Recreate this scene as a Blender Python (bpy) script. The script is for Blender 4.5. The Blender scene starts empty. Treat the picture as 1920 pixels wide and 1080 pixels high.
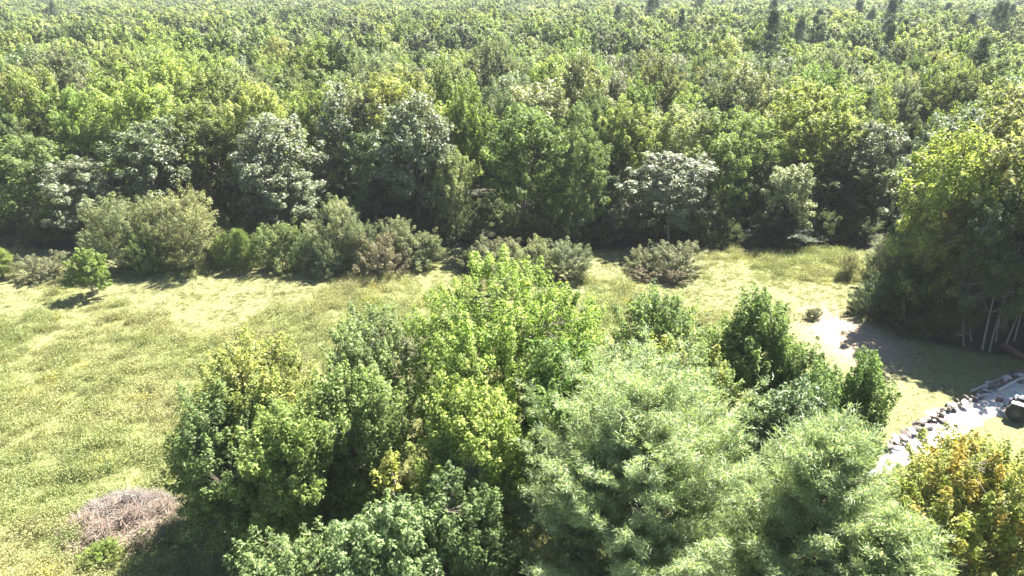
import bpy, math, random
import numpy as np
R = math.radians
sc = bpy.context.scene
col = sc.collection
# ------------------------------------------------------------------ camera, world, sun, exposure
CAM_H, PITCH, FPX = 30.0, R(22.6), 1371.0          # FPX: focal length in pixels of a 1920 wide picture
cam_d = bpy.data.cameras.new('camera'); cam = bpy.data.objects.new('camera', cam_d); col.objects.link(cam)
cam_d.sensor_width = 36.0; cam_d.lens = 36.0*FPX/1920.0; cam_d.clip_start = 0.5; cam_d.clip_end = 6000
cam.location = (0, 0, CAM_H); cam.rotation_euler = (math.pi/2-PITCH, 0, 0); sc.camera = cam
SUN_EL, SUN_AZ = R(57), R(43)                      # azimuth from +Y (view direction) towards +X (right)
world = bpy.data.worlds.new('World'); sc.world = world; world.use_nodes = True
nt = world.node_tree; bg = nt.nodes['Background']
sky = nt.nodes.new('ShaderNodeTexSky'); sky.sky_type = 'NISHITA'; sky.sun_disc = False
sky.sun_elevation = SUN_EL; sky.sun_rotation = SUN_AZ; sky.air_density = 0.7; sky.dust_density = 0.4; sky.altitude = 300
nt.links.new(sky.outputs[0], bg.inputs[0]); bg.inputs[1].default_value = 0.05
sun_d = bpy.data.lights.new('sun', 'SUN'); sun = bpy.data.objects.new('sun', sun_d); col.objects.link(sun)
sun_d.energy = 5.0; sun_d.angle = R(0.53); sun_d.color = (1.0, 0.95, 0.86)
sun.rotation_euler = (math.pi/2-SUN_EL, 0, math.pi-SUN_AZ)
sun.location = (60, 40, 80)
sc.view_settings.view_transform = 'Standard'; sc.view_settings.look = 'None'
sc.view_settings.exposure = 3.0; sc.view_settings.gamma = 1.0; sc.view_settings.use_curve_mapping = False
sc.render.engine = 'CYCLES'
cy = sc.cycles
cy.max_bounces = 7; cy.diffuse_bounces = 4; cy.glossy_bounces = 2; cy.transmission_bounces = 4; cy.volume_bounces = 1
cy.caustics_reflective = False; cy.caustics_refractive = False
cy.use_denoising = True
try: cy.denoiser = 'OPENIMAGEDENOISE'
except Exception: pass

SP, CP = math.sin(PITCH), math.cos(PITCH)
def ray(px, py):
    u, v = (px-960)/FPX, (540-py)/FPX
    return u, CP+v*SP, -SP+v*CP
def ground_at(px, py, z=0.0):
    dx, dy, dz = ray(px, py); t = (z-CAM_H)/dz
    return np.array((dx*t, dy*t))
def crown_at(px, py, Y):
    """world X and height of the point seen at px, py at depth Y, and metres per photo pixel there"""
    dx, dy, dz = ray(px, py); t = Y/dy
    return dx*t, CAM_H+dz*t, t/FPX

# ------------------------------------------------------------------ helpers
def mat_new(name):
    m = bpy.data.materials.new(name); m.use_nodes = True
    return m, m.node_tree, m.node_tree.nodes['Principled BSDF'], m.node_tree.nodes['Material Output']
def nd(nt, t, **kw):
    n = nt.nodes.new(t)
    for k, v in kw.items(): setattr(n, k, v)
    return n
def tag(o, label=None, cat=None, group=None, kind=None):
    if label: o['label'] = label
    if cat: o['category'] = cat
    if group: o['group'] = group
    if kind: o['kind'] = kind
    return o
def link_obj(name, data, parent=None):
    o = bpy.data.objects.new(name, data); col.objects.link(o)
    if parent is not None: o.parent = parent
    return o
def empty(name, loc=(0, 0, 0), rz=0.0, s=1.0):
    o = bpy.data.objects.new(name, None); col.objects.link(o)
    o.location = loc; o.rotation_euler = (0, 0, rz); o.empty_display_size = 0.5
    o.scale = s if hasattr(s, '__len__') else (s, s, s)
    return o
def unit(v): return v/np.maximum(np.linalg.norm(v, axis=-1, keepdims=True), 1e-9)

def mesh_raw(name, V, F, mats, attrs=None, mi=None, smooth=False):
    """V (n,3); F: list of (m,k) index arrays (triangles or quads)"""
    if not isinstance(F, list): F = [F]
    F = [f for f in F if len(f)]
    me = bpy.data.meshes.new(name)
    V = np.asarray(V, np.float32)
    me.vertices.add(len(V)); me.vertices.foreach_set('co', V.ravel())
    idx = np.concatenate([f.ravel() for f in F]).astype(np.int32)
    tot = np.concatenate([np.full(len(f), f.shape[1]) for f in F]).astype(np.int32)
    st = np.concatenate(([0], np.cumsum(tot)[:-1])).astype(np.int32)
    me.loops.add(len(idx)); me.loops.foreach_set('vertex_index', idx)
    me.polygons.add(len(tot)); me.polygons.foreach_set('loop_start', st)
    me.update(calc_edges=True)
    for m in (mats if isinstance(mats, (list, tuple)) else [mats]): me.materials.append(m)
    if mi is not None: me.polygons.foreach_set('material_index', np.asarray(mi, np.int32))
    if attrs:
        for k, a in attrs.items():
            at = me.attributes.new(k, 'FLOAT', 'FACE'); at.data.foreach_set('value', np.asarray(a, np.float32))
    me.update(calc_edges=True)
    me.polygons.foreach_set('use_smooth', np.full(len(tot), smooth))
    return me

def leaf_mesh_arrays(rng, P, N, L, W, fold=0.25, A=None):
    """small pointed leaf blades; P centres, N normals, L lengths, W widths, A preferred axis"""
    n = len(P)
    r = rng.normal(size=(n, 3)) if A is None else A+rng.normal(size=(n, 3))*0.45
    a = unit(r-N*np.sum(r*N, 1, keepdims=True)); b = np.cross(N, a)
    L = L[:, None]; W = W[:, None]
    tw = rng.uniform(-.25, .25, (n, 1))
    v0 = P-a*L*.42+b*W*.5; v1 = P-a*L*(.42+tw)-b*W*.5; v2 = P+a*L*.58-N*L*fold
    V = np.stack((v0, v1, v2), 1).reshape(-1, 3)
    F = np.arange(n*3).reshape(-1, 3)
    return V, F

def tube(P, r, sides=6):
    P = np.asarray(P, float); n = len(P); r = np.asarray(r, float)
    T = unit(np.gradient(P, axis=0))
    ref = np.where(np.abs(T[:, 2:3]) > .9, np.array([[1., 0, 0]]), np.array([[0., 0, 1]]))
    X = unit(np.cross(T, ref)); Y = np.cross(T, X)
    a = np.linspace(0, 2*math.pi, sides, endpoint=False)
    V = P[:, None]+r[:, None, None]*(np.cos(a)[None, :, None]*X[:, None]+np.sin(a)[None, :, None]*Y[:, None])
    i = np.arange(n-1)[:, None]*sides; j = np.arange(sides)[None, :]; j2 = (j+1) % sides
    F = np.stack((i+j, i+j2, i+sides+j2, i+sides+j), -1).reshape(-1, 4)
    cap = (n-1)*sides+np.arange(sides)
    return V.reshape(-1, 3), F, cap[None, :]
class Tubes:
    def __init__(s): s.V = []; s.F = []; s.C = []; s.n = 0
    def add(s, P, r, sides=6):
        V, F, C = tube(P, r, sides); s.V.append(V); s.F.append(F+s.n)
        if sides in (3, 4): s.C.append((sides, C+s.n))
        s.n += len(V)
    def mesh(s, name, m): return mesh_raw(name, np.concatenate(s.V), np.concatenate(s.F), m, smooth=True)
def bez(a, c, b, n=6):
    t = np.linspace(0, 1, n)[:, None]
    return (1-t)**2*a+2*t*(1-t)*c+t*t*b

# ------------------------------------------------------------------ materials
def leaf_material(name, source='OBJECT', warm=None, trans=0.46, rough=0.6, warm_amt=0.0, spec=0.25, spread=0.55):
    """leaf colour from the object's own colour (or the instance tint), varied leaf by leaf and spray by spray"""
    m, nt, b, out = mat_new(name); L = nt.links.new
    if source == 'OBJECT': base = nd(nt, 'ShaderNodeObjectInfo').outputs['Color']
    else:
        at = nd(nt, 'ShaderNodeAttribute', attribute_type='INSTANCER', attribute_name='tint'); base = at.outputs['Color']
    av = nd(nt, 'ShaderNodeAttribute', attribute_name='var'); ac = nd(nt, 'ShaderNodeAttribute', attribute_name='clump')
    mr = nd(nt, 'ShaderNodeMapRange'); L(av.outputs['Fac'], mr.inputs[0]); mr.inputs[3].default_value = 1-spread; mr.inputs[4].default_value = 1+spread
    mc = nd(nt, 'ShaderNodeMapRange'); L(ac.outputs['Fac'], mc.inputs[0]); mc.inputs[3].default_value = .78; mc.inputs[4].default_value = 1.22
    mu = nd(nt, 'ShaderNodeMath', operation='MULTIPLY'); L(mr.outputs[0], mu.inputs[0]); L(mc.outputs[0], mu.inputs[1])
    c = base
    if warm is not None:
        rp = nd(nt, 'ShaderNodeMapRange'); L(ac.outputs['Fac'], rp.inputs[0])
        rp.inputs[1].default_value = 1-warm_amt-.18; rp.inputs[2].default_value = 1-warm_amt+.18
        mx = nd(nt, 'ShaderNodeMix', data_type='RGBA'); L(rp.outputs[0], mx.inputs[0]); L(c, mx.inputs[6]); mx.inputs[7].default_value = (*warm, 1); c = mx.outputs[2]
    hs = nd(nt, 'ShaderNodeHueSaturation'); L(c, hs.inputs['Color']); L(mu.outputs[0], hs.inputs['Value'])
    hr = nd(nt, 'ShaderNodeMapRange'); L(av.outputs['Fac'], hr.inputs[0]); hr.inputs[3].default_value = .506; hr.inputs[4].default_value = .492
    L(hr.outputs[0], hs.inputs['Hue'])
    L(hs.outputs[0], b.inputs['Base Color']); b.inputs['Roughness'].default_value = rough; b.inputs['Specular IOR Level'].default_value = spec
    tr = nd(nt, 'ShaderNodeBsdfTranslucent')
    ty = nd(nt, 'ShaderNodeMix', data_type='RGBA', blend_type='MULTIPLY'); ty.inputs[0].default_value = 1; L(hs.outputs[0], ty.inputs[6]); ty.inputs[7].default_value = (1.16, 1.22, .6, 1)
    L(ty.outputs[2], tr.inputs[0])
    ms = nd(nt, 'ShaderNodeMixShader'); ms.inputs[0].default_value = trans
    L(b.outputs[0], ms.inputs[1]); L(tr.outputs[0], ms.inputs[2]); L(ms.outputs[0], out.inputs[0])
    return m
def bark_material(name, c1, c2, scale=6.0):
    m, nt, b, out = mat_new(name); L = nt.links.new
    tc = nd(nt, 'ShaderNodeTexCoord'); mp = nd(nt, 'ShaderNodeMapping'); mp.inputs['Scale'].default_value = (1, 1, .25); L(tc.outputs['Object'], mp.inputs[0])
    n = nd(nt, 'ShaderNodeTexNoise'); n.inputs['Scale'].default_value = scale; n.inputs['Detail'].default_value = 6; L(mp.outputs[0], n.inputs[0])
    mx = nd(nt, 'ShaderNodeMix', data_type='RGBA'); L(n.outputs[0], mx.inputs[0]); mx.inputs[6].default_value = (*c1, 1); mx.inputs[7].default_value = (*c2, 1)
    L(mx.outputs[2], b.inputs['Base Color']); b.inputs['Roughness'].default_value = .85
    bp = nd(nt, 'ShaderNodeBump'); bp.inputs['Distance'].default_value = .03; L(n.outputs[0], bp.inputs['Height']); L(bp.outputs[0], b.inputs['Normal'])
    return m
def plain_material(name, c, rough=.6, noise=0.15, scale=4.0, metallic=0.0):
    m, nt, b, out = mat_new(name); L = nt.links.new
    tc = nd(nt, 'ShaderNodeTexCoord'); n = nd(nt, 'ShaderNodeTexNoise'); n.inputs['Scale'].default_value = scale; n.inputs['Detail'].default_value = 5
    L(tc.outputs['Object'], n.inputs[0])
    mx = nd(nt, 'ShaderNodeMix', data_type='RGBA'); L(n.outputs[0], mx.inputs[0])
    mx.inputs[6].default_value = (*[x*(1-noise) for x in c], 1); mx.inputs[7].default_value = (*[min(1, x*(1+noise)) for x in c], 1)
    L(mx.outputs[2], b.inputs['Base Color']); b.inputs['Roughness'].default_value = rough; b.inputs['Metallic'].default_value = metallic
    return m
M = {}
M['leaf'] = leaf_material('leaf', trans=.5)
M['leaf_gloss'] = leaf_material('glossy_leaf', trans=.34, rough=.5, spec=.5)
M['leaf_far'] = leaf_material('forest_leaf', source='INSTANCER')
M['leaf_autumn'] = leaf_material('autumn_leaf', warm=(.28, .195, .035), warm_amt=.17)
M['leaf_turning'] = leaf_material('turning_leaf', warm=(.215, .215, .06), warm_amt=.25)
M['needle'] = leaf_material('needle', trans=.45, rough=.55, spec=.35, spread=.35)
M['needle_far'] = leaf_material('forest_needle', source='INSTANCER', trans=.2, rough=.5)
M['weed'] = leaf_material('meadow_blade', source='INSTANCER', trans=.30, rough=.6, spec=.2, spread=.3)
M['bark'] = bark_material('bark', (.045, .036, .028), (.14, .115, .09))
M['bark_pale'] = bark_material('birch_bark', (.09, .08, .07), (.24, .225, .20), 3.0)
M['bark_dead'] = bark_material('dead_wood', (.16, .13, .11), (.34, .29, .25), 5.0)

# ------------------------------------------------------------------ ground
def vnoise(x, y, seed=0, scale=1.0, octaves=4):
    """smooth value noise, numpy"""
    out = np.zeros(np.broadcast(x, y).shape); amp = 1.0; tot = 0.0
    for o in range(octaves):
        fx = x/scale+seed*17.3+o*5.1; fy = y/scale+seed*9.7+o*3.3
        ix = np.floor(fx); iy = np.floor(fy); tx = fx-ix; ty = fy-iy
        tx = tx*tx*(3-2*tx); ty = ty*ty*(3-2*ty)
        def h(a, b):
            s = np.sin(a*127.1+b*311.7+seed*74.7)*43758.5453
            return s-np.floor(s)
        out = out+amp*((h(ix, iy)*(1-tx)+h(ix+1, iy)*tx)*(1-ty)+(h(ix, iy+1)*(1-tx)+h(ix+1, iy+1)*tx)*ty)
        tot += amp; amp *= .5; scale *= .5
    return out/tot
def sstep(a, b, x):
    t = np.clip((x-a)/(b-a), 0, 1); return t*t*(3-2*t)
def terrain(x, y):
    x = np.asarray(x, float); y = np.asarray(y, float)
    flat = sstep(22, 14, x)*1.0+sstep(60, 66, y)*(x >= 14)
    flat = np.clip(flat, 0, 1)
    z = (vnoise(x, y, 1, 22, 3)-.5)*1.1+(vnoise(x, y, 2, 3.0, 2)-.5)*.16
    return z*flat*np.clip(1.2-np.abs(y-60)/400, .3, 1)
def tz(x, y): return float(terrain(np.array([x]), np.array([y]))[0])

xs = np.concatenate((np.linspace(-2500, -120, 14), np.linspace(-118, -72, 14), np.arange(-70, 62, .65), np.linspace(64, 118, 14), np.linspace(120, 2500, 14)))
ys = np.concatenate((np.linspace(-900, -40, 8), np.linspace(-35, 18, 14), np.arange(20, 104, .65), np.linspace(106, 160, 12), np.linspace(170, 3200, 16)))
GX, GY = np.meshgrid(xs, ys); GZ = terrain(GX, GY)
nx, ny = len(xs), len(ys)
gi = (np.arange(ny-1)[:, None]*nx+np.arange(nx-1)[None, :])
gf = np.stack((gi, gi+1, gi+nx+1, gi+nx), -1).reshape(-1, 4)
GRAVEL_EDGE = [ground_at(*p) for p in ((1630, 878), (1668, 846), (1712, 812), (1768, 776), (1836, 742), (1890, 716), (1960, 684), (2060, 648))]
def seg_dist(x, y, line):
    d = np.full(np.shape(x), 1e9)
    for a, b in zip(line[:-1], line[1:]):
        ab = b-a; t = np.clip(((x-a[0])*ab[0]+(y-a[1])*ab[1])/(ab@ab), 0, 1)
        d = np.minimum(d, np.hypot(x-a[0]-t*ab[0], y-a[1]-t*ab[1]))
    return d
def weedy(x, y):
    """1 where weeds stand, 0 on the short smooth patches between them"""
    near = sstep(60, 47, y+.12*x)*.9
    w = np.clip(np.maximum(sstep(.46, .60, vnoise(x, y, 31, 13, 4)), near*sstep(.2, .34, vnoise(x, y, 35, 12, 3))), 0, 1)
    return w*(.25+.75*sstep(.004, .016, np.abs(vnoise(x, y, 43, 15, 3)-.52)))      # narrow trodden lines
def bare(x, y):
    """0..1 how tan and short the grass is"""
    b = (1-weedy(x, y))*.75
    p = np.exp(-(((x-31.5)/3.6)**2+((y-60)/5.5)**2))         # trodden patch by the right hand wood
    lawn = sstep(24, 29, x)*sstep(66, 60, y)
    return np.clip(np.maximum(np.maximum(b*(1-lawn), p*1.2), lawn*.45), 0, 1)
def earth(x, y):
    return np.clip(1.6*np.exp(-(((x-31.0)/3.0)**2+((y-60.5)/5.5)**2))*(.5+vnoise(x, y, 51, 3, 3)), 0, 1)
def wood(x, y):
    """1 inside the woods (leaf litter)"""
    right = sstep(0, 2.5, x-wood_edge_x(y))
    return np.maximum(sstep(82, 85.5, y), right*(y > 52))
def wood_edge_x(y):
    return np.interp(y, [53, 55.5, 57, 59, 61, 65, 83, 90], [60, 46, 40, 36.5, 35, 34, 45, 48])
def ground_attr(me, name, val):
    at = me.attributes.new(name, 'FLOAT', 'POINT'); at.data.foreach_set('value', np.asarray(val, np.float32).ravel())
m, nt, b, out = mat_new('meadow_soil'); L = nt.links.new
ab_ = nd(nt, 'ShaderNodeAttribute', attribute_name='bare'); aw_ = nd(nt, 'ShaderNodeAttribute', attribute_name='wood')
tc = nd(nt, 'ShaderNodeTexCoord')
n1 = nd(nt, 'ShaderNodeTexNoise'); n1.inputs['Scale'].default_value = .16; n1.inputs['Detail'].default_value = 8; L(tc.outputs['Object'], n1.inputs[0])
n2 = nd(nt, 'ShaderNodeTexNoise'); n2.inputs['Scale'].default_value = 2.4; n2.inputs['Detail'].default_value = 8; n2.inputs['Roughness'].default_value = .7; L(tc.outputs['Object'], n2.inputs[0])
def rgbmix(f, a, b_, blend='MIX'):
    x = nd(nt, 'ShaderNodeMix', data_type='RGBA', blend_type=blend)
    for i, s in ((0, f), (6, a), (7, b_)):
        if hasattr(s, 'node'): L(s, x.inputs[i])
        else: x.inputs[i].default_value = s if i == 0 else (*s, 1)
    return x.outputs[2]
rampn = nd(nt, 'ShaderNodeMapRange'); L(n1.outputs[0], rampn.inputs[0]); rampn.inputs[1].default_value = .38; rampn.inputs[2].default_value = .62
green = rgbmix(rampn.outputs[0], (.115, .13, .045), (.13, .138, .054))
tan = rgbmix(rampn.outputs[0], (.115, .112, .056), (.105, .11, .048))
g = rgbmix(ab_.outputs['Fac'], green, tan)
ae_ = nd(nt, 'ShaderNodeAttribute', attribute_name='earth'); g = rgbmix(ae_.outputs['Fac'], g, (.20, .155, .11))
g = rgbmix(aw_.outputs['Fac'], g, (.022, .024, .014))  # leaf litter, coloured darker so sunlit gaps read as shade
r2 = nd(nt, 'ShaderNodeMapRange'); L(n2.outputs[0], r2.inputs[0]); r2.inputs[1].default_value = .25; r2.inputs[2].default_value = .75; r2.inputs[3].default_value = .62; r2.inputs[4].default_value = 1.3
hv = nd(nt, 'ShaderNodeHueSaturation'); L(g, hv.inputs['Color']); L(r2.outputs[0], hv.inputs['Value'])
L(hv.outputs[0], b.inputs['Base Color']); b.inputs['Roughness'].default_value = .95; b.inputs['Specular IOR Level'].default_value = .2
bp = nd(nt, 'ShaderNodeBump'); bp.inputs['Distance'].default_value = .18; bp.inputs['Strength'].default_value = .8; L(n2.outputs[0], bp.inputs['Height']); L(bp.outputs[0], b.inputs['Normal'])
M['ground'] = m
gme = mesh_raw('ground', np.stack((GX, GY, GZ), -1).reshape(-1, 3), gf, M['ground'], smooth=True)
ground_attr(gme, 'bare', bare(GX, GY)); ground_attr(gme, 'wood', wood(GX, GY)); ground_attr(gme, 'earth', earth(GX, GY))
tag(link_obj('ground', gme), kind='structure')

# ------------------------------------------------------------------ plant generators
def lobed_points(rng, H, base, Rr, n, lobes=9, tm=.45, up=.5, lobe_r=.42, mind=.55, irregular=.25):
    """spray centres on the outside of several overlapping sub-crowns: uneven outline with gaps"""
    C = []; zc = base+(H-base)*tm; hz_up = H-zc; hz_dn = zc-base
    ang = rng.uniform(0, 6.28)
    for k in range(lobes):
        if k == 0: c = np.array((rng.normal()*.12*Rr, rng.normal()*.12*Rr, H-lobe_r*Rr*1.05)); r = lobe_r*Rr
        else:
            ang += 2.4+rng.normal()*.25; f = (k-.3)/(lobes-.5)
            t = 1-f*1.75                                   # from top to below the middle
            t = max(t, -.85)
            rad = Rr*math.sqrt(max(.08, 1-abs(t)**3.2))*(.26+.48*rng.uniform()**.5)
            z = zc+(hz_up*.78*t if t > 0 else hz_dn*.85*t)
            r = Rr*lobe_r*rng.uniform(1-irregular, 1+irregular)
            c = np.array((math.cos(ang)*rad, math.sin(ang)*rad, z))
        C.append((*c, r))
    C = np.array(C); w = C[:, 3]**2; w /= w.sum()
    out = np.zeros((0, 3)); D = np.zeros((0, 3)); cl = []
    k = rng.choice(len(C), n*7, p=w)
    d = unit(rng.normal(size=(n*7, 3))+np.array((0, 0, .25)))
    rr = C[k, 3]*rng.uniform(.0, 1, n*7)**.28
    P = C[k, :3]+d*rr[:, None]*np.array((1, 1, 1.2))
    P[:, 2] = np.maximum(P[:, 2], base+rng.uniform(0, .6, len(P)))
    # drop the ones deep inside other sub-crowns
    dist = np.linalg.norm(P[:, None]-C[None, :, :3], axis=2)/C[None, :, 3]
    inside = (dist < .66).sum(1) > 0
    keep = ~inside | (rng.uniform(size=len(P)) < .16)
    P = P[keep]; d = d[keep]; k = k[keep]
    sel = []
    cell = {}
    for i in range(len(P)):
        key = tuple((P[i]//mind).astype(int)); ok = True
        for a in (-1, 0, 1):
            for b_ in (-1, 0, 1):
                for c_ in (-1, 0, 1):
                    for j in cell.get((key[0]+a, key[1]+b_, key[2]+c_), ()):
                        if ((P[i]-P[j])**2).sum() < mind*mind: ok = False
        if ok:
            cell.setdefault(key, []).append(i); sel.append(i)
            if len(sel) >= n: break
    P = P[sel]; d = d[sel]
    axis = np.array((0, 0, 1.0))
    ctr = np.array((0, 0, base+(H-base)*.35))
    D = unit(unit(P-ctr)*.7+d*.4+axis*up)
    P = P+D*((rng.uniform(size=len(P)) < .18)*rng.uniform(.3, 1.3, len(P))*mind*1.5)[:, None]   # leaders that stick out
    return P, D, C

def sprays(rng, P, D, per, length, radius, leaf, aspect=.62, droop=0.0, nup=.7, hang=.0):
    n = len(P); sz = rng.uniform(.65, 1.35, n)
    k = np.repeat(np.arange(n), per)
    m = len(k)
    u = rng.uniform(-.5, .5, m)
    a = D[k]; r = rng.normal(size=(m, 3)); r = unit(r-a*np.sum(r*a, 1, keepdims=True))
    prof = np.sqrt(np.clip(1-(2*u)**2, .02, 1))
    rho = radius*prof*rng.uniform(0, 1, m)**.45
    Q = P[k]+a*(u*length*sz[k])[:, None]+r*(rho*sz[k])[:, None]
    Q[:, 2] -= droop*rho
    N = unit(r*.8+a*.35+np.array((0, 0, nup))+rng.normal(size=(m, 3))*.55)
    Lf = leaf*rng.uniform(.6, 1.35, m)
    A = a*.7+r*.6+np.array((0, 0, -hang))
    V, F = leaf_mesh_arrays(rng, Q, N, Lf, Lf*aspect*rng.uniform(.8, 1.2, m), A=A)
    var = rng.uniform(size=m); cl = rng.uniform(size=n)[k]
    return V, F, var, cl

def limbs(rng, T, P, H, base, trunk_r, lean=(0, 0), n_main=12, top=.86, stems=1, twigs=True, wob=.02):
    stem_pts = []
    for s in range(stems):
        off = np.array((0, 0, 0.)) if stems == 1 else np.array((rng.normal()*.12, rng.normal()*.12, 0))
        end = np.array((lean[0], lean[1], H*top)) if stems == 1 else np.array((rng.normal()*H*.16, rng.normal()*H*.16, H*top*rng.uniform(.75, 1)))
        mid = (off+end)/2+np.array((rng.normal()*wob*H, rng.normal()*wob*H, 0))
        start = off+np.array((0, 0, -.35))
        pts = bez(start, mid, end, 12); rad = trunk_r/math.sqrt(stems)*np.linspace(1, .16, 12)**1.0
        rad[0] *= 1.35
        T.add(pts, rad, 7); stem_pts.append(pts)
    sp = np.concatenate(stem_pts)
    if not len(P): return
    order = rng.permutation(len(P)); nodes = [sp]
    main = order[:n_main]
    for i in main:
        p = P[i]; dh = np.hypot(sp[:, 0]-p[0], sp[:, 1]-p[1])
        z = p[2]-dh*.75; cand = np.argmin(np.abs(sp[:, 2]-z)+dh*.1+(sp[:, 2] < base*.5)*3)
        a = sp[cand]; c = (a+p)/2+np.array((0, 0, -.12*np.linalg.norm(p-a)))
        pts = bez(a, c, p, 7); r0 = min(trunk_r*.5, .018*np.linalg.norm(p-a)+.02)
        T.add(pts, np.linspace(r0, .014, 7), 5); nodes.append(pts[2:])
    nodes = np.concatenate(nodes)
    if twigs:
        for i in order[n_main:]:
            p = P[i]; d = np.linalg.norm(nodes-p, axis=1)+np.maximum(0, nodes[:, 2]-p[2])*2
            a = nodes[np.argmin(d)]; c = (a+p)/2+rng.normal(size=3)*.06
            T.add(bez(a, c, p, 4), np.linspace(.028, .008, 4), 3)

def make_broadleaf(seed, H=16., base=2., Rr=4.5, n=150, per=70, leaf=.3, spray=(1.3, .55), lobes=10, tm=.45, up=.5,
                   mat='leaf', bark='bark', lobe_r=.42, mind=.6, trunk_r=None, n_main=12, stems=1, droop=0., aspect=.62, nup=.7, hang=0., twigs=True, irregular=.25):
    rng = np.random.default_rng(seed)
    P, D, C = lobed_points(rng, H, base, Rr, n, lobes, tm, up, lobe_r, mind, irregular)
    V, F, a, c = sprays(rng, P, D, per, spray[0], spray[1], leaf, aspect, droop, nup, hang)
    k = H/np.percentile(V[:, 2], 99.8); V[:, 2] *= k; P = P*np.array((1, 1, k))
    crown = mesh_raw('crown', V, F, M[mat] if isinstance(mat, str) else mat, {'var': a, 'clump': c})
    T = Tubes(); limbs(rng, T, P, H, base, trunk_r or (.012*H+.05), (rng.normal()*.3, rng.normal()*.3), n_main, stems=stems, twigs=twigs, wob=.05 if bark == 'bark_pale' else .02)
    return crown, T.mesh('trunk', M[bark])

def make_pine(seed, H=15., base=2., Rr=4.5, whorl=.62, per_whorl=6, sub=9, tuft=7, blades=7, blade=.2, width=.028, rise=.28, power=.8, mat='needle', trunk_r=None, gap=.12, tuft_r=.1, top_round=.0):
    """whorled conifer: limbs with side twigs, each twig carrying tufts of needles"""
    rng = np.random.default_rng(seed); T = Tubes()
    tr = trunk_r or (.011*H+.05)
    tp = np.stack((np.cumsum(rng.normal(size=14)*.02), np.cumsum(rng.normal(size=14)*.02), np.linspace(-.4, H, 14)), 1)
    T.add(tp, np.linspace(tr, .02, 14), 7)
    pos = []; dirs = []; cid = []; ci = 0
    z = H-.25; ang = 0
    while z > base:
        f = (H-z)/(H-base)
        Lw = Rr*(f**power*(1-top_round*f)+.04)
        for k in range(per_whorl):
            ang += 6.283/per_whorl+rng.normal()*.2
            if rng.uniform() < gap: continue
            Lb = Lw*rng.uniform(.6, 1.2); z0 = min(H-.15, z+rng.normal()*.3*whorl)
            o = np.array((np.interp(z0, tp[:, 2], tp[:, 0]), np.interp(z0, tp[:, 2], tp[:, 1]), z0))
            h = np.array((math.cos(ang), math.sin(ang), 0.)); side = np.array((-h[1], h[0], 0.))
            rz = rise*rng.uniform(.3, 1.6)+(1-f)*.5
            pts = bez(o, o+h*Lb*.55+np.array((0, 0, Lb*(rz*.25-.08))), o+h*Lb+np.array((0, 0, Lb*rz)), 8)
            T.add(pts[::2] if len(pts) == 7 else pts, np.linspace(.012+.008*Lb, .006, 8), 3)
            ns = max(3, int(sub*Lb/Rr*1.3)+2)
            ts = np.linspace(.28, 1.0, ns)
            for j, t in enumerate(ts):
                q = np.array([np.interp(t*7, np.arange(8), pts[:, a]) for a in range(3)])
                for sgn in ((-1, 1) if t < .99 else (0,)):
                    ls = (.20*Lb+.3)*(1.15-t*.65)*rng.uniform(.7, 1.25)
                    d = h*.75+side*sgn*.85+np.array((0, 0, .35+rng.normal()*.38)); d /= np.linalg.norm(d)
                    e = q+d*ls
                    if ls > .45: T.add(np.stack((q, (q+e)/2, e)), [.008, .006, .004], 3)
                    nt_ = max(2, int(tuft*ls/.9))
                    s = np.linspace(.25, 1, nt_)[:, None]
                    pos.append(q+(e-q)*s+rng.normal(size=(nt_, 3))*.045)
                    dirs.append(np.repeat((d+np.array((0, 0, .35)))[None], nt_, 0)); cid.append(np.full(nt_, ci+rng.uniform(0, .4)))
            ci += 1
        z -= whorl*rng.uniform(.75, 1.2)*(.6+.5*f)
    pos = np.concatenate(pos); dirs = unit(np.concatenate(dirs)); cid = np.concatenate(cid)
    n = len(pos); k = np.repeat(np.arange(n), blades); m_ = len(k)
    d = unit(dirs[k]*.75+rng.normal(size=(m_, 3))*.62)
    w = unit(np.cross(d, rng.normal(size=(m_, 3))))*width*.5
    Lb = blade*rng.uniform(.7, 1.25, m_)[:, None]
    p0 = pos[k]+rng.normal(size=(m_, 3))*tuft_r*.5
    V = np.stack((p0-w, p0+w, p0+d*Lb), 1).reshape(-1, 3); F = np.arange(m_*3).reshape(-1, 3)
    ks = H/np.percentile(V[:, 2], 99.9); V[:, 2] *= ks; T.V = [v*np.array((1, 1, ks)) for v in T.V]
    crown = mesh_raw('crown', V, F, M[mat] if isinstance(mat, str) else mat, {'var': rng.uniform(size=m_), 'clump': (np.sin(cid[k]*12.9898)*43758.5) % 1.0})
    return crown, T.mesh('trunk', M['bark'])

def plant(name, meshes, x, y, rz, s, color, label, cat, group=None, z=None, crown_name='crown', mat_over=None):
    z = tz(x, y) if z is None else z
    e = empty(name, (float(x), float(y), float(z)), rz, s); tag(e, label, cat, group)
    c = link_obj(crown_name, meshes[0], e); c.color = (*color, 1)
    t = link_obj('trunk' if cat != 'shrub' else 'stem', meshes[1], e)
    return e

# ------------------------------------------------------------------ colours (leaf reflectance)
YEL = (.195, .23, .068); LIME = (.16, .21, .062); MID = (.12, .162, .056); GREY = (.13, .15, .084)
DARK = (.085, .11, .045); PALE = (.20, .23, .10); OLIVE = (.145, .175, .058); SILVER = (.125, .15, .082)
PINE = (.255, .31, .17); SPRUCE = (.048, .072, .040); BROWN = (.17, .125, .085); SAGE = (.175, .195, .10)
WORD = {YEL: 'yellow-green', LIME: 'lime green', MID: 'mid green', GREY: 'grey-green', DARK: 'dark green', PALE: 'pale green', OLIVE: 'olive green', SILVER: 'silvery green'}

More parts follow.
